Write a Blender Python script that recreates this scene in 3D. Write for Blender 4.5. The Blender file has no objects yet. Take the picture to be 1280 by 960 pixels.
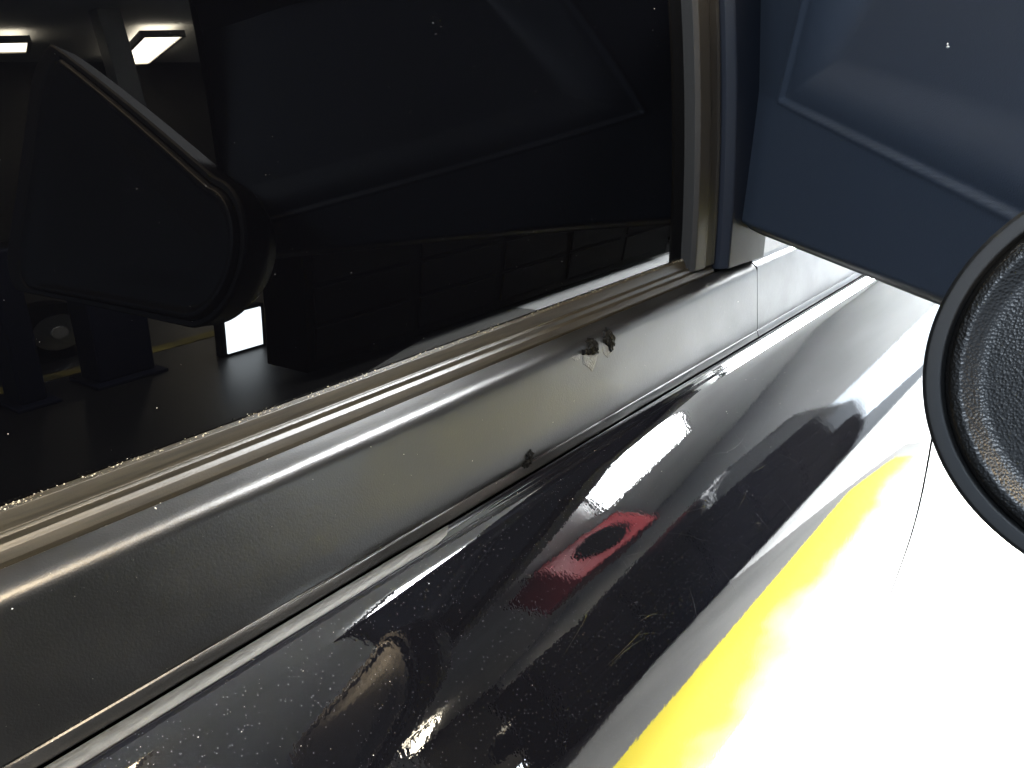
import bpy, bmesh, math, random
from mathutils import Vector, Matrix, noise
random.seed(7)
C = bpy.context.scene.collection
S = bpy.context.scene
R = math.radians

# ------------------------------------------------------------------ camera
# world axes: X = towards the car's nose, Y = into the car, Z = up; origin of X/Z at the camera, floor at Z = -1.2
cam = bpy.data.objects.new('camera', bpy.data.cameras.new('camera'))
C.objects.link(cam); S.camera = cam
cam.data.sensor_width = 36; cam.data.lens = 36*961/1280
cam.data.clip_start = .01; cam.data.clip_end = 200
rx, ry, rz = (0.64416972,-0.29267072,0.70667477), (-0.76156586,-0.15946689,0.6281622), (-0.07115346,-0.94282245,-0.32561177)
cam.matrix_world = Matrix(((rx[0],-rx[1],-rx[2],0),(ry[0],-ry[1],-ry[2],-.34),(rz[0],-rz[1],-rz[2],0),(0,0,0,1)))

# ------------------------------------------------------------------ world, exposure
W = bpy.data.worlds.new('World'); S.world = W; W.use_nodes = True
W.node_tree.nodes['Background'].inputs[0].default_value = (.62,.78,1,1)
W.node_tree.nodes['Background'].inputs[1].default_value = 3
S.view_settings.view_transform = 'Standard'; S.view_settings.look = 'None'
S.view_settings.exposure = 0; S.view_settings.gamma = 1
S.render.engine = 'CYCLES'
S.cycles.max_bounces = 8; S.cycles.glossy_bounces = 6; S.cycles.diffuse_bounces = 4
S.cycles.caustics_reflective = False; S.cycles.caustics_refractive = False
S.cycles.sample_clamp_indirect = 20; S.cycles.blur_glossy = .3
S.cycles.use_denoising = True

# ------------------------------------------------------------------ materials
def mat(name, base, rough=.5, metal=0, ior=1.5, spec=.5, coat=0):
    m = bpy.data.materials.new(name); m.use_nodes = True
    b = m.node_tree.nodes['Principled BSDF']
    b.inputs['Base Color'].default_value = (*base,1); b.inputs['Roughness'].default_value = rough
    b.inputs['Metallic'].default_value = metal; b.inputs['IOR'].default_value = ior
    b.inputs['Specular IOR Level'].default_value = spec; b.inputs['Coat Weight'].default_value = coat
    return m, m.node_tree, b
def nd(nt, t, **kw):
    n = nt.nodes.new(t)
    for k, v in kw.items():
        if k in n.inputs.keys(): n.inputs[k].default_value = v
        else: setattr(n, k, v)
    return n
def coords(nt, scale=(1,1,1)):
    tc = nd(nt,'ShaderNodeTexCoord'); mp = nd(nt,'ShaderNodeMapping'); mp.inputs['Scale'].default_value = scale
    nt.links.new(tc.outputs['Object'], mp.inputs['Vector']); return mp.outputs['Vector']
def grain(nt, b, scale, strength, dist=.001, detail=2, kind='noise', vec=None):
    v = vec or coords(nt)
    t = nd(nt,'ShaderNodeTexNoise',Scale=scale,Detail=detail) if kind=='noise' else nd(nt,'ShaderNodeTexVoronoi',Scale=scale)
    nt.links.new(v, t.inputs['Vector'])
    bp = nd(nt,'ShaderNodeBump',Strength=strength,Distance=dist)
    nt.links.new(t.outputs[0], bp.inputs['Height'])
    prev = b.inputs['Normal'].links
    if prev: nt.links.new(prev[0].from_socket, bp.inputs['Normal'])
    nt.links.new(bp.outputs[0], b.inputs['Normal']); return bp
def vary(nt, b, sock, scale, lo, hi, vec=None, detail=5, p0=.35, p1=.65):
    t = nd(nt,'ShaderNodeTexNoise',Scale=scale,Detail=detail); nt.links.new(vec or coords(nt), t.inputs['Vector'])
    r = nd(nt,'ShaderNodeMapRange'); r.inputs[1].default_value=p0; r.inputs[2].default_value=p1
    if isinstance(lo,(tuple,list)):
        mx = nd(nt,'ShaderNodeMix',data_type='RGBA'); mx.inputs[6].default_value=(*lo,1); mx.inputs[7].default_value=(*hi,1)
        nt.links.new(t.outputs[0], r.inputs[0]); nt.links.new(r.outputs[0], mx.inputs[0]); nt.links.new(mx.outputs[2], b.inputs[sock])
    else:
        r.inputs[3].default_value=lo; r.inputs[4].default_value=hi
        nt.links.new(t.outputs[0], r.inputs[0]); nt.links.new(r.outputs[0], b.inputs[sock])

def paint_mat():
    m, nt, b = mat('black_clearcoat_paint', (.0022,.0022,.003), .02)
    v = coords(nt)
    # tiny metal flakes under the clear coat
    vo = nd(nt,'ShaderNodeTexVoronoi',Scale=2200); nt.links.new(v, vo.inputs['Vector'])
    sp = nd(nt,'ShaderNodeSeparateColor'); nt.links.new(vo.outputs['Color'], sp.inputs[0])
    gt = nd(nt,'ShaderNodeMath',operation='GREATER_THAN'); gt.inputs[1].default_value=.991
    nt.links.new(sp.outputs[0], gt.inputs[0])
    lt = nd(nt,'ShaderNodeMath',operation='LESS_THAN'); lt.inputs[1].default_value=.5
    nt.links.new(vo.outputs['Distance'], lt.inputs[0])
    fl = nd(nt,'ShaderNodeMath',operation='MULTIPLY'); nt.links.new(gt.outputs[0],fl.inputs[0]); nt.links.new(lt.outputs[0],fl.inputs[1])
    mx = nd(nt,'ShaderNodeMix',data_type='RGBA'); mx.inputs[6].default_value=(.0022,.0022,.003,1); mx.inputs[7].default_value=(.06,.06,.066,1)
    nt.links.new(fl.outputs[0], mx.inputs[0]); nt.links.new(mx.outputs[2], b.inputs['Base Color'])
    # orange peel and fine wash scratches
    grain(nt, b, 420, .03, .0006, 1)
    grain(nt, b, 38, .008, .004, 1)
    return m
M = {}
M['paint'] = paint_mat()
def build_mats():
    m, nt, b = mat('satin_black_plastic', (.0028,.0028,.0029), .34); grain(nt,b,1000,.22,.0004,2); grain(nt,b,160,.04,.001,2); vary(nt,b,'Roughness',30,.29,.36); M['satin']=m
    m, nt, b = mat('dusty_rubber', (.02,.017,.013), .36, spec=.3)
    v = coords(nt,(25,500,500)); vary(nt,b,'Base Color',1.5,(.006,.0048,.003),(.013,.0105,.0062),v); grain(nt,b,900,.15,.0003,3); M['rubber']=m
    m, nt, b = mat('arm_plastic', (.0135,.0175,.025), .5, spec=.4); grain(nt,b,1100,.3,.0006,3); M['arm']=m
    m, nt, b = mat('grained_plastic', (.002,.0018,.0015), .34, spec=.22); grain(nt,b,900,.35,.0006,1,'vor'); M['grain']=m
    m, nt, b = mat('smooth_black_plastic', (.004,.004,.004), .55, spec=.2); grain(nt,b,1500,.1,.0004,2); M['smooth']=m
    m, nt, b = mat('channel_rubber', (.007,.0064,.0056), .6, spec=.2); grain(nt,b,800,.25,.0006,3); M['channel']=m
    m, nt, b = mat('trim_seal', (.005,.006,.009), .5, spec=.12); grain(nt,b,900,.2,.0005,2); M['seal']=m
    m, nt, b = mat('dark_tinted_glass', (.0006,.0006,.0008), .0, spec=.27); M['glass']=m
    m, nt, b = mat('scratch', (.03,.03,.032), .5); M['scratch']=m
    m, nt, b = mat('dust', (.62,.58,.5), .8); M['dust']=m
    m, nt, b = mat('crumb', (.30,.26,.19), .9); M['crumb']=m
    m, nt, b = mat('torn_black', (.0015,.0014,.0012), .6, spec=.06); grain(nt,b,900,.5,.0006,3); M['torn']=m
    m, nt, b = mat('scraped_plastic', (.1,.1,.1), .55); grain(nt,b,700,.6,.001,3)
    vary(nt,b,'Base Color',260,(.028,.030,.034),(.055,.058,.066)); M['scrape']=m
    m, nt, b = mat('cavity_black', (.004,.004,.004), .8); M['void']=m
    m, nt, b = mat('lit_floor_white', (.8,.8,.8), .5); vary(nt,b,'Base Color',2.2,(.74,.74,.73),(.84,.84,.83)); M['white_floor']=m  # white also carries the strong light on this floor zone
    m, nt, b = mat('concrete', (.2,.2,.19), .55); vary(nt,b,'Base Color',1.7,(.15,.15,.145),(.22,.218,.21)); grain(nt,b,40,.1,.004,4); M['concrete']=m
    m, nt, b = mat('yellow_line_paint', (.8,.56,.02), .5); vary(nt,b,'Base Color',9,(.66,.44,.015),(.85,.62,.03)); M['yellow']=m
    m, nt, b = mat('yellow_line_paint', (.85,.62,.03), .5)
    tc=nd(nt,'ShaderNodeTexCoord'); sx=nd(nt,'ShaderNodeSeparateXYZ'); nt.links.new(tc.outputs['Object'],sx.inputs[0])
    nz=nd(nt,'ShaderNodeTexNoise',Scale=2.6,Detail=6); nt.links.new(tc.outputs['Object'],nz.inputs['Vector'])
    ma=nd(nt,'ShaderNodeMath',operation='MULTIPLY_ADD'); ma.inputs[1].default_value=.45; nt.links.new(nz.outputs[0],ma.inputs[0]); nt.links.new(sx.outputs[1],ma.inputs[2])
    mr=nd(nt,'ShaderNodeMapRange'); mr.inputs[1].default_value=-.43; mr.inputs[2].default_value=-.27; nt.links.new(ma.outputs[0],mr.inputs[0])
    mx=nd(nt,'ShaderNodeMix',data_type='RGBA'); mx.inputs[6].default_value=(.86,.70,.025,1); mx.inputs[7].default_value=(.8,.8,.78,1)  # yellow runs to white at the inner edge, glare put into the colour
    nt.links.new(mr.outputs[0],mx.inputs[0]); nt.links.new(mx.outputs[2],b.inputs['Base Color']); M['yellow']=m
    m, nt, b = mat('lit_concrete', (.72,.72,.72), .5); vary(nt,b,'Base Color',2.2,(.66,.66,.66),(.77,.77,.77)); M['apron']=m  # lighter copy of the concrete, brightness of the lit floor put into its colour
    m, nt, b = mat('dimmed_line_yellow', (.25,.19,.03), .6); vary(nt,b,'Base Color',9,(.10,.08,.02),(.3,.23,.04)); M['dim_yellow']=m  # darker copy of the line yellow, dim light put into the colour
    m, nt, b = mat('ceiling_sheet', (.52,.5,.48), .7); vary(nt,b,'Base Color',.8,(.66,.66,.65),(.78,.78,.77)); M['ceiling']=m
    m, nt, b = mat('wall_render', (.06,.06,.055), .8); vary(nt,b,'Base Color',1.1,(.03,.03,.027),(.052,.052,.047)); M['wall']=m
    m, nt, b = mat('shade_dark_floor', (.025,.025,.026), .4); vary(nt,b,'Base Color',1.7,(.006,.006,.006),(.014,.014,.014)); M['shaded_floor']=m  # near-black floor colour stands in for shade outside the bright zone
    m, nt, b = mat('edge_seal', (.03,.03,.028), .42); vary(nt,b,'Base Color',1,(.014,.014,.0135),(.034,.034,.032),coords(nt,(120,700,700))); grain(nt,b,700,.3,.0005,3); M['edge_seal']=m
    m, nt, b = mat('white_wall', (.7,.71,.7), .7); vary(nt,b,'Base Color',1.1,(.62,.63,.62),(.74,.75,.74)); M['white_wall']=m
    m, nt, b = mat('steel_grey', (.3,.29,.27), .45,.6); M['steel']=m
    m, nt, b = mat('car_black', (.004,.004,.005), .16); M['othercar']=m
    m, nt, b = mat('tyre', (.002,.002,.002), .9,spec=.05); M['tyre']=m
    m, nt, b = mat('alloy', (.5,.5,.5), .3,1); M['alloy']=m
    m, nt, b = mat('lift_blue', (.004,.006,.016), .6,spec=.2); M['blue']=m
    m, nt, b = mat('reel_red', (.22,.018,.022), .5); M['red']=m
    m, nt, b = mat('reel_maroon', (.09,.012,.018), .5); M['maroon']=m
build_mats()
def emit(name, col, s):
    m = bpy.data.materials.new(name); m.use_nodes = True; nt = m.node_tree
    nt.nodes.remove(nt.nodes['Principled BSDF'])
    e = nd(nt,'ShaderNodeEmission'); e.inputs[0].default_value=(*col,1); e.inputs[1].default_value=s
    nt.links.new(e.outputs[0], nt.nodes['Material Output'].inputs[0]); return m
CZ = 1.95
M['lamp_e'] = emit('lamp_cool',(.93,.97,1),100)
M['lamp_c'] = emit('lamp_cool',(.9,.96,1),170)
M['fill_floor'] = emit('lamp_cool',(.95,.98,1),260)
M['fill_arm'] = emit('lamp_cool',(.74,.86,1),85)
M['lamp_d'] = emit('lamp_warm',(1,.79,.52),70)
M['lamp_warm'] = emit('lamp_warm',(1,.9,.7),110)
M['daylight'] = emit('daylight',(.80,.9,1),9)
M['daylight_far'] = emit('glow_panel',(.85,.94,1),60)

# ------------------------------------------------------------------ helpers
def obj(name, verts, faces, m, parent=None, smooth=True, **props):
    me = bpy.data.meshes.new(name); me.from_pydata([tuple(v) for v in verts], [], faces); me.update()
    bm = bmesh.new(); bm.from_mesh(me); bmesh.ops.recalc_face_normals(bm, faces=bm.faces); bm.to_mesh(me); bm.free()
    for p in me.polygons: p.use_smooth = smooth
    me.materials.append(m); o = bpy.data.objects.new(name, me); C.objects.link(o)
    if parent: o.parent = parent
    for k, v in props.items(): o[k] = v
    return o
def objbm(name, bm, m, parent=None, smooth=False, **props):
    me = bpy.data.meshes.new(name); bmesh.ops.recalc_face_normals(bm, faces=bm.faces); bm.to_mesh(me); bm.free()
    for p in me.polygons: p.use_smooth = smooth
    me.materials.append(m); o = bpy.data.objects.new(name, me); C.objects.link(o)
    if parent: o.parent = parent
    for k, v in props.items(): o[k] = v
    return o
def empty(name, loc, **props):
    o = bpy.data.objects.new(name, None); C.objects.link(o); o.location = loc
    for k, v in props.items(): o[k] = v
    return o
def box(bm, lo, hi, bev=0):
    r = bmesh.ops.create_cube(bm, size=1)
    for v in r['verts']:
        v.co = Vector([(a+b)/2+(b-a)*c for a,b,c in zip(lo,hi,v.co)])
    if bev:
        es = list({e for v in r['verts'] for e in v.link_edges})
        bmesh.ops.bevel(bm, geom=es, offset=bev, segments=2, affect='EDGES', profile=.5)
    return bm
def boxo(name, lo, hi, m, parent=None, bev=0, **props):
    return objbm(name, box(bmesh.new(), lo, hi, bev), m, parent, False, **props)
def catmull(pts, n=6):
    out = []
    for i in range(len(pts)-1):
        p0 = pts[max(i-1,0)]; p1 = pts[i]; p2 = pts[i+1]; p3 = pts[min(i+2,len(pts)-1)]
        for k in range(n):
            t = k/n
            out.append(tuple(.5*((2*b)+(-a+c)*t+(2*a-5*b+4*c-d)*t*t+(-a+3*b-3*c+d)*t**3) for a,b,c,d in zip(p0,p1,p2,p3)))
    out.append(tuple(pts[-1])); return out
def roundpoly(pts, n=4):
    """(y, z, radius) corner list -> polyline with filleted corners"""
    out = [pts[0][:2]]
    for i in range(1,len(pts)-1):
        p = Vector(pts[i][:2]); a = (Vector(pts[i-1][:2])-p); b = (Vector(pts[i+1][:2])-p); r = pts[i][2]
        if r <= 0: out.append(tuple(p)); continue
        ang = a.angle(b)/2; d = min(r/max(math.tan(ang),1e-3), a.length*.48, b.length*.48)
        pa = p+a.normalized()*d; pb = p+b.normalized()*d
        for k in range(n+1):
            t = k/n; out.append(tuple(pa*(1-t)**2+p*2*t*(1-t)+pb*t*t))
    out.append(pts[-1][:2]); return out
def sweep(name, prof, xs, m, parent, thick=None, wob=None, xend=None, **props):
    """sweep an open (y,z) profile along X; thick=(dy,dz) closes it into a solid behind.
    xs: stations, or xend(i)->(x0,x1) per profile point for shaped ends"""
    n = len(prof); full = list(prof)
    if thick: full += [(prof[-1][0]+thick[0], prof[-1][1]+thick[1]), (prof[0][0]+thick[0], prof[0][1]+thick[1])]
    N = len(full); V = []; F = []
    for si, x in enumerate(xs):
        for i,(y,z) in enumerate(full):
            xx = x
            if xend:
                a,b = xend(min(i,n-1) if i<n else (n-1 if i==n else 0)); t = (x-xs[0])/(xs[-1]-xs[0]); xx = a+(b-a)*t
            dy,dz = wob(xx,i) if (wob and i<n) else (0,0)
            V.append((xx,y+dy,z+dz))
    for s in range(len(xs)-1):
        for i in range(N if thick else N-1):
            j = (i+1)%N; F.append((s*N+i, s*N+j, (s+1)*N+j, (s+1)*N+i))
    if thick:
        F.append(tuple(range(N))); F.append(tuple((len(xs)-1)*N+i for i in range(N)))
    o = obj(name, V, F, m, parent, True, **props)
    o.data.set_sharp_from_angle(angle=R(50)); return o
def lin(a,b,n): return [a+(b-a)*i/n for i in range(n+1)]

# ------------------------------------------------------------------ garage shell (seen only mirrored in paint and glass)
obj('white_floor_lane', [(1.05,-.6,-1.1965),(7.9,-.6,-1.1965),(7.9,3.9,-1.1965),(1.05,3.9,-1.1965)], [(0,1,2,3)], M['white_floor'], smooth=False, kind='structure')
obj('white_floor_apron', [(2.95,-2.1,-1.195),(7.9,-2.1,-1.195),(7.9,-.6,-1.195),(2.95,-.6,-1.195)], [(0,1,2,3)], M['apron'], smooth=False, kind='structure')
obj('concrete_floor_bay', [(2.4,-2.15,-1.1985),(7.9,-2.15,-1.1985),(7.9,-.6,-1.1985),(1.05,-.6,-1.1985),(1.3,-1.75,-1.1985)], [(0,1,2,3,4)], M['concrete'], smooth=False, kind='structure')
obj('floor', [(-3.5,-12,-1.2),(14,-12,-1.2),(14,4,-1.2),(-3.5,4,-1.2)], [(0,1,2,3)], M['shaded_floor'], smooth=False, kind='structure')
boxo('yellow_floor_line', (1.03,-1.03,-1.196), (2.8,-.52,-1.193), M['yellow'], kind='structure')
boxo('yellow_floor_line', (-4,-3.36,-1.199), (2.3,-3.24,-1.196), M['dim_yellow'], kind='structure')
boxo('ceiling', (-3.5,-12,2.06), (14,4,2.16), M['ceiling'], kind='structure')
boxo('side_wall', (-3.5,-12.2,-1.2), (14,-12,2.06), M['wall'], kind='structure')
boxo('inner_wall', (-3.5,4,-1.2), (14,4.2,2.06), M['wall'], kind='structure')
fw = bmesh.new()
box(fw,(8.0,-12,-1.2),(8.2,-4.4,2.06)); box(fw,(8.0,-1.2,-1.2),(8.2,4,2.06)); box(fw,(8.0,-4.4,.15),(8.2,-1.2,2.06))
objbm('front_wall', fw, M['white_wall'], kind='structure')
boxo('sky', (8.9,-6,-1.3), (9.0,1,1.2), M['daylight'], kind='structure')

def lamp(x0,x1,y0,y1,z,mt,label,group=None):
    e = empty('ceiling_lamp',((x0+x1)/2,(y0+y1)/2,z), label=label, category='ceiling lamp')
    if group: e['group']=group
    cx,cy=(x0+x1)/2,(y0+y1)/2
    f = bmesh.new(); w=.04
    for a,b in (((x0-w,y0-w),(x1+w,y0)),((x0-w,y1),(x1+w,y1+w)),((x0-w,y0),(x0,y1)),((x1,y0),(x1+w,y1))):
        box(f,(a[0]-cx,a[1]-cy,-.02),(b[0]-cx,b[1]-cy,.08))
    objbm('lamp_frame', f, M['steel'], e)
    boxo('diffuser',(x0-cx,y0-cy,0),(x1-cx,y1-cy,.05), mt, e, .0)
    return e
b_=lamp(-1.1,1.1,-.5,.5,0,M['lamp_e'],'wide cool white ceiling lamp mirrored as a bright patch on the door shoulder')
b_.location=(4.25,-2.35,CZ-.03); b_.rotation_euler=(0,0,R(-47))
lamp(4.3,7.2,-.35,.55,CZ,M['lamp_c'],'long cool white ceiling lamp ahead of the car, mirrored along the door top')
lamp(1.6,2.6,-1.65,-.9,CZ,M['fill_floor'],'added cool white fill lamp, unseen, lighting the white floor lane beside the car')  # added lamp, unseen behind the mirror arm, to brighten the floor
lamp(-2.6,-1.6,-1.5,-.2,CZ,M['fill_arm'],'added cool fill lamp, unseen behind the photographer, lighting the mirror arm')  # added out of view to lift the rear face of the mirror arm
lamp(-.5,.6,-2.3,-1.2,CZ,M['lamp_d'],'square warm ceiling lamp above the driver of the photo, lighting the rubber strip')
b_=lamp(-.2,.2,-1.3,1.3,0,M['lamp_warm'],'distant warm white ceiling lamp mirrored high in the window glass')
b_.location=(5.15,-9.9,CZ-.06); b_.rotation_euler=(0,0,R(17))
b_=lamp(-.13,.13,-.4,.4,0,M['lamp_warm'],'small distant lamp half hidden at the top left corner of the glass')
b_.location=(3.55,-9.7,CZ-.06); b_.rotation_euler=(0,0,R(17))

# ------------------------------------------------------------------ the car
car = empty('black_car',(0,0,0), label='black car seen close up along its front door, with scuffed belt moulding', category='car')

# window glass: gently curved, leaning inwards above the belt
def glass_y(z):
    t = z+.145; a0, k = R(-4.3), .31
    return .004 + math.tan(a0)*t + k*t*t*(1 if t>0 else 0)
gz = lin(-.19,.33,60)
gp = [(glass_y(z),z) for z in gz][::-1]
sweep('window_glass', gp, lin(-.5,.66,8), M['glass'], car, (.004,0))
top = glass_y(.33)
# door frame header and roof above the frame of the photo
sweep('roof', roundpoly([(.9,.50,0),(.35,.47,.1),(top+.02,.40,.04),(top-.012,.325,.004),(top+.006,.322,0)]), lin(-.6,1.0,4), M['paint'], car, (.01,.01))

# weatherstrip
def strip_wob(x,i):
    g = math.exp(-((i-3)/1.6)**2); n = noise.noise(Vector((x*130,0,0)))+.5*noise.noise(Vector((x*420,0,5)))
    return (0,.00022*n*g)
sp = [(.0052,-.140,0),(.0050,-.1345,.0004),(.0022,-.1322,.0006),(-.0002,-.1336,.0006),(-.0018,-.1385,.001),(-.0024,-.1412,.0004),(-.0038,-.1402,.0011),(-.0054,-.1418,.0008),(-.0058,-.1443,.001),(-.0066,-.1452,.0015),(-.0076,-.1462,.0012),(-.0086,-.1484,.002),(-.0094,-.1502,.0006),(-.0094,-.156,0)]
sprof = roundpoly(sp,3)
ws = sweep('weatherstrip', sprof, lin(-.45,.672,700), M['rubber'], car, (.012,0), strip_wob)

# belt moulding (satin black) and its forward piece
mp = [(-.0098,-.158,0),(-.0100,-.1525,.0006),(-.0122,-.1512,.0008),(-.0246,-.1576,.011),(-.0268,-.2222,.0008),(-.0258,-.2231,.0004),(-.0267,-.2241,.0008),(-.0284,-.2300,.0009),(-.0268,-.2312,.0004),(-.020,-.2312,0)]
mprof = roundpoly(mp,6)
# more samples on the long face
def densify(p, d):
    out=[p[0]]
    for a,b in zip(p,p[1:]):
        n=max(1,int(math.dist(a,b)/d)); out += [tuple(x+(y-x)*k/n for x,y in zip(a,b)) for k in range(1,n+1)]
    return out
mprof = densify(mprof,.004)
def mwob(x,i): return (.0002*noise.noise(Vector((x*16,i*.2,3))),0)
bm_ = sweep('belt_moulding', mprof, lin(-.45,.7365,160), M['satin'], car, (.010,0), mwob)
mp2 = [(.010,-.120,0),(-.006,-.128,.004),(-.0185,-.1500,.001),(-.0190,-.1540,.0008),(-.0244,-.1576,.0040),(-.0268,-.2222,.0008),(-.0258,-.2231,.0004),(-.0267,-.2241,.0008),(-.0284,-.2300,.0009),(-.0268,-.2312,.0004),(-.020,-.2312,0)]
sweep('sail_base_trim', densify(roundpoly(mp2,6),.004), lin(.7378,1.35,40), M['satin'], car, (.03,0))
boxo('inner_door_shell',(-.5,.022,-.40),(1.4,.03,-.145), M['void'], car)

# door outer panel: reveal bead, shelf, rounded shoulder, side
def arc_profile(y0,z0,segs,step=.002):
    out=[(y0,z0)]; y,z=y0,z0
    for a,b,L in segs:
        n=max(6,int(L/step))
        for i in range(n):
            ph=R(a+(b-a)*(i+.5)/n); y+=-math.sin(ph)*L/n; z+=-math.cos(ph)*L/n; out.append((y,z))
    return out
DSEG = ((200,140,.006),(140,55,.010),(55,73,.003),(73,43,.015),(43,25,.096),(25,4,.09),(4,-2,.25),(-2,-10,.35))
dprof = arc_profile(-.0290,-.2365,DSEG)
SHUT = [(.0,2.3),(-.20,1.62),(-.235,1.50),(-.28,1.40),(-.346,1.21),(-.383,1.12),(-.418,1.087),(-.456,1.065),(-.533,1.025),(-.582,.965),(-.61,.895),(-.70,.77),(-1.3,.25)]
def shut(z):
    for (z0,x0),(z1,x1) in zip(SHUT,SHUT[1:]):
        if z1<=z<=z0: return x0+(x1-x0)*(z-z0)/(z1-z0)
    return SHUT[-1][1]
def gap(z): return .0015+.0060*max(0,min(1,(z+.66)/.10))
# soften the piecewise curve
def shut_s(z): return sum(shut(z+d) for d in (-.03,-.018,-.006,.006,.018,.03))/6
sweep('door_panel', dprof, lin(0,1,60), M['paint'], car, (.012,0), xend=lambda i:(-.6,shut_s(dprof[i][1])-gap(dprof[i][1])))
sweep('front_fender', dprof, lin(0,1,60), M['paint'], car, (.012,0), xend=lambda i:(shut_s(dprof[i][1])+gap(dprof[i][1]),2.4))
def taper(x,i): return (0,0)
hp = arc_profile(-.0290,-.2365,DSEG)[:18]
hp = [(y-.0006*(1 if 0<i<17 else -1.2), z+.0006*(1 if 0<i<17 else -1.2)) for i,(y,z) in enumerate(hp)]
sweep('door_edge_seal', hp, lin(0,1,80), M['edge_seal'], car, (.004,-.002), xend=lambda i:(-.6,.286-.028*(i/17)**1.6))
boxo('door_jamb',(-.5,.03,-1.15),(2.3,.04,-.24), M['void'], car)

# window run channel and sail seal at the front edge of the glass
def upright(name, xprof, zlo, zhi, m, off=0, **props):
    V=[];F=[];zs=lin(zlo,zhi,24);N=len(xprof)
    for z in zs:
        for x,d in xprof: V.append((x, glass_y(z)+d-.004, z))
    for s in range(len(zs)-1):
        for i in range(N):
            j=(i+1)%N; F.append((s*N+i,s*N+j,(s+1)*N+j,(s+1)*N+i))
    F += [tuple(range(N)), tuple((len(zs)-1)*N+i for i in range(N))]
    o = obj(name,V,F,m,car,True,**props); o.data.set_sharp_from_angle(angle=R(45)); return o
def rp(p): return roundpoly([(a,b,r) for a,b,r in p],4)
upright('window_channel', rp([(.631,.012,0),(.631,-.006,.001),(.634,-.0100,.002),(.650,-.0112,.003),(.656,-.0085,.003),(.666,-.0095,.002),(.670,-.0115,.002),(.672,.012,0)]), -.1435,.34, M['channel'])
upright('sail_seal', rp([(.673,.012,0),(.674,-.014,.002),(.679,-.0215,.004),(.745,-.0280,.004),(.752,-.022,.003),(.753,.02,0)]), -.1485,.34, M['seal'])
upright('sail_panel', rp([(.754,.02,0),(.754,-.012,.002),(.80,-.016,.004),(.90,-.010,0),(.9,.02,0)]), -.118,.34, M['arm'])

# ------------------------------------------------------------------ mirror arm
def arm():
    # rear face: a fine grid in the upright plane X = .74 + Y, with a recessed upper panel; then a shell behind it
    def sm(t): t=max(0,min(1,t)); return t*t*(3-2*t)
    ys=lin(-.018,-.355,210); V=[];F=[]; rows=[]
    TOP=.18
    for y in ys:
        zb=-.1155-.0415*(-y-.054); row=[]
        pts=[(.060,zb+.012),(.030,zb+.003),(.012,zb-.0006)]
        for z in lin(0,1,170):
            z=zb+(TOP-zb)*z
            zc=-.0014-.305*(-y-.067); yl=-.067-.371*(z+.0014)
            d=min((z-zc)*.956,(yl-y)*.94); r=.009
            up=z-zb
            o=.010*(1-sm(up/.012))**2
            o+=.0028*sm((d+.0006)/.0026)+.30*max(0,z-zc-.002)*sm((d-.001)/.04) - .14*max(0,zc-z-.002) - .0011*math.exp(-((d+.0018)/.0012)**2)
            o+=.02*(1-sm((TOP-z)/.03))**2
            pts.append((o,z))
        pts+=[(.05,TOP-.004),(.07,TOP-.02)]
        root=max(0,(y+.062)/.045)
        rows.append([(.74+y+.707*o+.012*root*root, y-.707*o, z) for o,z in pts])
    N=len(rows[0])
    for r in rows: V+=r
    for s in range(len(rows)-1):
        for i in range(N):
            j=(i+1)%N; F.append((s*N+i,s*N+j,(s+1)*N+j,(s+1)*N+i))
    F += [tuple(range(N)), tuple((len(rows)-1)*N+i for i in range(N))]
    o = obj('mirror_arm',V,F,M['arm'],car,True); o.data.set_sharp_from_angle(angle=R(60))
    return o
arm()

# ------------------------------------------------------------------ mirror housing: rim, grained dished back
UPS = 1
def revolve(name, prof, m, parent, mw, n=128):
    V=[];F=[]
    for k in range(n):
        a=2*math.pi*k/n; c=math.cos(a); st=max(0,min(1,c*3+.5)); st=st*st*(3-2*st)
        for r,h in prof: q=r/.0836; V.append(mw@Vector((r*c+.46*st*q,r*math.sin(a)+q*st*(.24*UPS if math.sin(a)*UPS>0 else -.01*UPS)*min(1,abs(math.sin(a))*3),h)))
    N=len(prof)
    for k in range(n):
        l=(k+1)%n
        for i in range(N-1): F.append((k*N+i,k*N+i+1,l*N+i+1,l*N+i))
    return obj(name,V,F,m,parent,True)
hc = Vector((.351,-.3490,-.1070)); hn = Vector((-.93,-.02,.28)).normalized()
ux = -hn.cross(Vector((0,0,1))).normalized(); uy = hn.cross(ux)
HM = Matrix((( ux[0],uy[0],hn[0],hc[0]),(ux[1],uy[1],hn[1],hc[1]),(ux[2],uy[2],hn[2],hc[2]),(0,0,0,1)))
HS=.885
def hs(p): return [(a*HS,b*HS,c*HS) for a,b,c in p]
rim = revolve('mirror_housing', roundpoly(hs([(.0005,-.060,0),(.064,-.056,.03),(.090,-.03,.02),(.0925,-.012,.012),(.0945,-.0025,.002),(.0925,.0006,.0015),(.086,.0006,.0015),(.0846,-.003,0)]),6), M['smooth'], car, HM)
revolve('grained_back', roundpoly(hs([(.0845,-.005,0),(.0838,.0015,.001),(.0815,.0060,.003),(.0770,.0072,.004),(.0690,.0030,.010),(.0500,.0045,.02),(.027,.0085,.03),(.0005,.0095,0)]),8), M['grain'], rim, HM)

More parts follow.
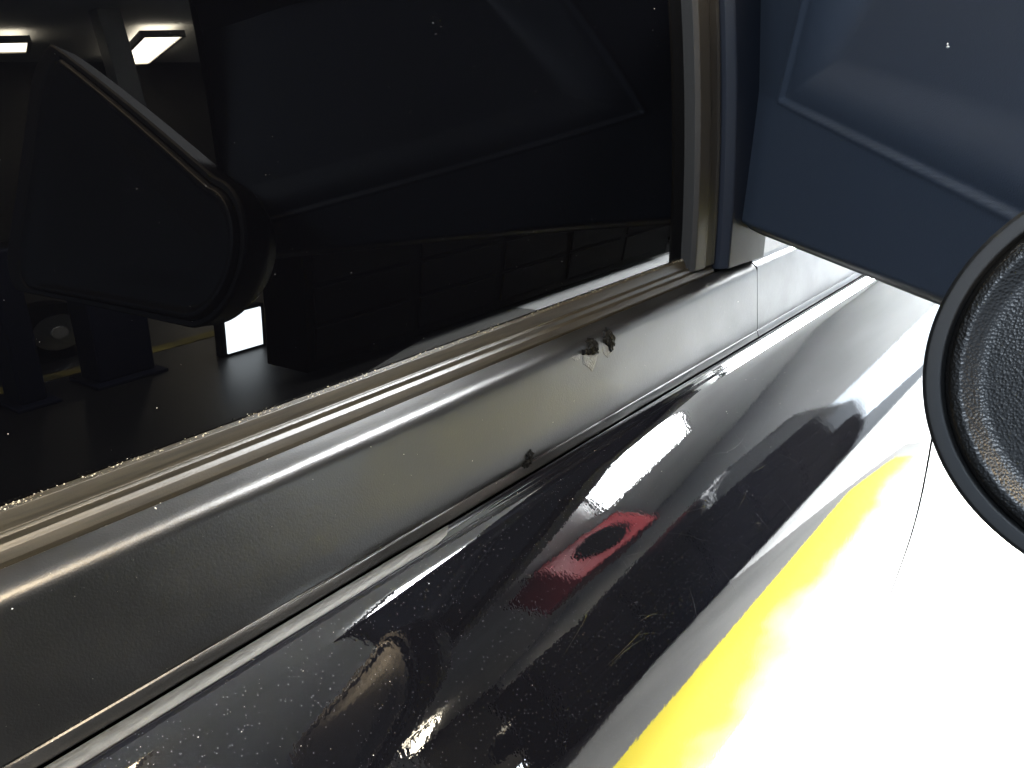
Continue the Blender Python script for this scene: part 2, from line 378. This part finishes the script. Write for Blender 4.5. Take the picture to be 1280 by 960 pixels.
# ------------------------------------------------------------------ damage on the moulding
def surf(prof, s):
    """point and outward normal at profile parameter s (index, fractional)"""
    i=int(max(0,min(len(prof)-2,s))); t=s-i; a=Vector(prof[i]); b=Vector(prof[i+1])
    p=a.lerp(b,t); d=(b-a).normalized(); n=Vector((d.y,-d.x))
    if n.x>0 and abs(n.x)>abs(n.y): n=-n
    if n.y<0 and n.x>0: n=-n
    return p,n
def on_mould(x, z, h=0):
    for i in range(len(mprof)-1):
        (y0,z0),(y1,z1)=mprof[i],mprof[i+1]
        if i>3 and (z0-z)*(z1-z)<=0 and z0!=z1 and y0<-.013:
            t=(z-z0)/(z1-z0); y=y0+(y1-y0)*t; d=Vector((y1-y0,z1-z0)).normalized(); n=Vector((d.y,-d.x))
            if n.x>0: n=-n
            return Vector((x,y+n.x*h,z+n.y*h))
    return Vector((x,-.02-h,z))
def patch(name, outline, h, m, parent, rough=0, seed=0, depth=.0006, nr=6, **props):
    """raised patch on the moulding from an (x,z) outline, filled in rings so that it can be uneven"""
    cx=sum(p[0] for p in outline)/len(outline); cz=sum(p[1] for p in outline)/len(outline)
    V=[];F=[];n=len(outline)
    for r in range(nr):
        f=1-r/nr
        for k,(x,z) in enumerate(outline):
            px,pz=cx+(x-cx)*f, cz+(z-cz)*f
            q=noise.noise(Vector((px*420+seed,pz*420,seed))); q2=noise.noise(Vector((px*1500,pz*1500,seed+4)))
            hh = (-.0004 if r==0 else h*(.35+.65*min(1,r/2))+rough*(q+.6*q2))
            V.append(on_mould(px,pz,hh))
    V.append(on_mould(cx,cz,h+rough*noise.noise(Vector((seed,3,1)))))
    for r in range(nr-1):
        for k in range(n):
            l=(k+1)%n; F.append((r*n+k,r*n+l,(r+1)*n+l,(r+1)*n+k))
    for k in range(n): F.append(((nr-1)*n+k,(nr-1)*n+(k+1)%n,len(V)-1))
    return obj(name,V,F,m,parent,rough==0,**props)
def jag(pts, amp, seed, n=4):
    out=[]
    for (a,b),(c,d) in zip(pts,pts[1:]+pts[:1]):
        for k in range(n):
            t=k/n; x=a+(c-a)*t; z=b+(d-b)*t
            out.append((x+amp*noise.noise(Vector((x*700,z*700,seed))),z+amp*noise.noise(Vector((x*700,z*700,seed+7)))))
    return out
DAMAGE = [('scrape', [(0.43195, -0.16438), (0.44244, -0.16918), (0.45375, -0.16991), (0.45054, -0.1763), (0.44411, -0.18223), (0.43982, -0.17757), (0.43256, -0.17212)]), ('scrape', [(0.45719, -0.16163), (0.46583, -0.16683), (0.4767, -0.16973), (0.47185, -0.17439), (0.46548, -0.17759), (0.45935, -0.17194)]), ('scrape', [(0.41976, -0.16379), (0.43174, -0.16356), (0.43075, -0.16781), (0.42381, -0.16774)]), ('torn', [(0.44716, -0.15608), (0.45084, -0.15762), (0.45446, -0.1638), (0.45375, -0.16991), (0.44567, -0.16912), (0.44145, -0.16413), (0.44041, -0.15734)]), ('torn', [(0.43205, -0.16111), (0.44161, -0.16275), (0.44573, -0.16866), (0.43335, -0.16571)]), ('torn', [(0.4641, -0.15646), (0.4726, -0.15501), (0.47401, -0.1577), (0.47763, -0.166), (0.4748, -0.17121), (0.46762, -0.17372), (0.46583, -0.16683), (0.45961, -0.16226)]), ('torn', [(0.36127, -0.21542), (0.3646, -0.21477), (0.36801, -0.21385), (0.36977, -0.21759), (0.36868, -0.22053), (0.36557, -0.22491), (0.36216, -0.22579), (0.35818, -0.2253), (0.35626, -0.22203), (0.35965, -0.22088)])]
for kind, pts in DAMAGE:
    if kind=='scrape': patch('scrape_mark', jag(pts,.0006,1), .0003, M['scrape'], bm_, .00006, 2)
    else: patch('torn_flake', jag(pts,.0018,len(pts),5), .0016, M['torn'], bm_, .0013, len(pts)*3)

# ------------------------------------------------------------------ dust
OCT=[(1,0,0),(-1,0,0),(0,1,0),(0,-1,0),(0,0,1),(0,0,-1)]
OF=[(0,2,4),(2,1,4),(1,3,4),(3,0,4),(2,0,5),(1,2,5),(3,1,5),(0,3,5)]
def specks(name, pts, m, parent):
    V=[];F=[]
    for p,r in pts:
        b=len(V); sx,sy,sz=(random.uniform(.6,1.3) for _ in range(3))
        V+=[(p[0]+a*r*sx,p[1]+c*r*sy,p[2]+d*r*sz) for a,c,d in OCT]; F+=[tuple(i+b for i in f) for f in OF]
    return obj(name,V,F,m,parent,False,kind='stuff')
def rsize(): return .00010+.00022*random.random()**5
def scatter(prof, n, x0, x1, i0, i1, xpow=1.0):
    out=[]
    for _ in range(n):
        i=random.uniform(i0,i1); k=int(i); t=i-k; y=prof[k][0]*(1-t)+prof[k+1][0]*t; z=prof[k][1]*(1-t)+prof[k+1][1]*t
        out.append(((x0+(x1-x0)*random.random()**xpow,y,z),rsize()))
    return out
door = bpy.data.objects['door_panel']
specks('dust_speck', scatter(dprof,300,.02,.75,4,70,1.3), M['dust'], door)
specks('dust_speck', scatter(mprof,260,.03,.70,2,len(mprof)-4,1.3), M['dust'], bm_)
specks('dust_speck', scatter(gp,190,.08,.60,18,len(gp)-8), M['dust'], bpy.data.objects['window_glass'])
SV=[];SF=[]
ci=[0]
for a,b in zip(dprof,dprof[1:]): ci.append(ci[-1]+math.dist(a,b))
def dsurf(x,u):
    u=max(0,min(ci[-1]-1e-6,u)); k=next(i for i in range(len(ci)-1) if ci[i+1]>=u); t=(u-ci[k])/max(1e-9,ci[k+1]-ci[k])
    (y0,z0),(y1,z1)=dprof[k],dprof[k+1]; d=Vector((y1-y0,z1-z0)).normalized(); n=Vector((d.y,-d.x))
    return Vector((x,y0+(y1-y0)*t,z0+(z1-z0)*t)), Vector((0,n.x,n.y)) if n.x<0 else Vector((0,-n.x,-n.y))
for _ in range(34):
    x=random.uniform(.24,.62); u=random.uniform(.055,.15); an=random.gauss(.5,.5); L=random.uniform(.008,.05); cv=random.uniform(-18,18); w=random.uniform(.00005,.00011)
    pv=None
    for k in range(15):
        t=L*k/14; a2=an+cv*t; p,n=dsurf(x,u); ww=w*math.sin(math.pi*(k+.3)/14.6)
        q=Vector((-math.sin(a2),0,math.cos(a2)))*ww
        b=len(SV); SV.append(p+n*.00006+q); SV.append(p+n*.00006-q)
        if k: SF.append((b-2,b-1,b+1,b))
        x+=math.cos(a2)*L/14; u+=math.sin(a2)*L/14
obj('fine_scratch',SV,SF,M['scratch'],door,False,kind='stuff')
specks('bright_fleck', [((.5205,-.2245,.0206),.0011),((.5215,-.2240,.0222),.0006)], M['dust'], bpy.data.objects['mirror_arm'])
cr=[]
for _ in range(2600):
    x=.03+.60*random.random()**1.2
    if noise.noise(Vector((x*45,0,2)))+random.uniform(-.5,.5)<-.1: continue
    cr.append(((x,random.uniform(.0000,.0030),-.1330+random.gauss(0,.0006)),.00012+.00045*random.random()**3))
specks('dirt_crumb', cr, M['crumb'], ws)
specks('paint_fleck', [((.1232,-.0135,-.1525),.0011),((.1535,-.0165,-.1555),.0005)], M['dust'], bm_)

# ------------------------------------------------------------------ things mirrored in the paint and glass
def tube(bm, c, axis, r0, r1, h, n=32):
    r=bmesh.ops.create_cone(bm,cap_ends=True,segments=n,radius1=r0,radius2=r1,depth=h)
    q=Vector((0,0,1)).rotation_difference(Vector(axis)); 
    for v in r['verts']: v.co=q@v.co+Vector(c)
    return bm
def wheel(name, c, parent, r=.34, m2='alloy'):
    t=objbm(name,tube(bmesh.new(),c,(0,1,0),r,r,.2),M['tyre'],parent)
    objbm('rim',tube(bmesh.new(),c,(0,1,0),r*.62,r*.62,.215),M[m2],t)
    objbm('hub',tube(bmesh.new(),c,(0,1,0),r*.2,r*.2,.24),M['steel' if m2=='alloy' else 'tyre'],t)
    return t
def other_car(x0,x1,y0,y1,z0,label):
    L=x1-x0; e=empty('parked_car',(x0,y0,z0),label=label,category='car')
    side=[(0,.35),(0,.75),(.06,.95),(.26,1.02),(.36,1.5),(.48,1.62),(.80,1.6),(.95,1.05),(1,.95),(1,.35)]
    def ext(pts,a,b,bev):
        bm=bmesh.new(); vs=[bm.verts.new((p[0]*L,a,p[1])) for p in pts]; f=bm.faces.new(vs)
        r=bmesh.ops.extrude_face_region(bm,geom=[f]); bmesh.ops.translate(bm,vec=(0,b-a,0),verts=[v for v in r['geom'] if isinstance(v,bmesh.types.BMVert)])
        bmesh.ops.bevel(bm,geom=list(bm.edges),offset=bev,segments=3,affect='EDGES',profile=.5); return bm
    objbm('body',ext(side,0,y1-y0,.09),M['othercar'],e,True)
    for yy in (-.006,y1-y0+.001):
        objbm('side_window',ext([(.33,1.06),(.40,1.46),(.49,1.54),(.78,1.53),(.88,1.08)],yy,yy+.005,.001),M['glass'],e)
    for fx in (.18,.82):
        for yy in (.02,y1-y0-.02): wheel('wheel',(fx*L,yy,.34),e,.34,'tyre')
    return e
other_car(2.45,5.7,-4.1,-2.4,-1.2,'glossy black car parked beyond the yellow line, mirrored in the door paint')
for x,w,lb in ((.86,.10,'narrow dark blue post left of the loose wheel'),(1.16,.24,'wide dark blue post right of the loose wheel')):
    e=empty('floor_post',(x,-3.0,-1.2),label=lb,category='post',group='dark blue posts on the garage floor')
    boxo('post',(0,-.1,.02),(w,.1,.85),M['blue'],e,.012); boxo('base_plate',(-.03,-.16,0),(w+.03,.16,.02),M['blue'],e,.004)
wheel_e=empty('loose_wheel',(1.27,-3.7,-1.01),label='loose wheel with pale hub standing between the lift posts',category='wheel')
wheel('tyre',(0,0,0),wheel_e,.19,'alloy')
fl=empty('glow_panel',(1.77,-2.85,-1.2),label='glowing panel added for the daylight patch mirrored in the window glass',category='glowing panel')  # added glowing panel, stands in for a patch of daylight on the floor
boxo('panel_case',(-.11,.0,.0),(.12,.06,.29),M['tyre'],fl,.006)
boxo('lit_panel',(-.085,.061,.02),(.095,.072,.27),M['daylight_far'],fl)
cab=empty('tool_cabinet',(1.9,-2.2,-1.2),label='black steel tool cabinet at the rear of the parked black car',category='cabinet')
boxo('carcass',(-.28,-.15,.06),(2.5,.15,1.2),M['tyre'],cab,.01)
for k in range(5):
    for x in (-.25,.30,.85,1.40,1.95): boxo('drawer',(x,.151,.12+k*.21),(x+.5,.166,.31+k*.21),M['tyre'],cab,.006)
# suspended unit heater
ht=empty('unit_heater',(4.3,-4.0,1.3),label='red hanging unit heater with a round black fan, mirrored beside the lamp glare',category='heater')
boxo('case',(-.55,-.3,-.35),(.55,.3,.55),M['red'],ht,.04)
objbm('fan_grille',tube(bmesh.new(),(0,.31,.1),(0,1,0),.3,.3,.06),M['tyre'],ht)
for x in (-.4,.4): boxo('hanger',(x,-.02,.55),(x+.03,.02,.76),M['steel'],ht)
# steel column and roof beam behind
boxo('steel_column',(3.72,-8.0,-1.2),(3.95,-7.8,2.05),M['steel'],None,.01,label='grey steel column mirrored at the top left of the glass',category='column')
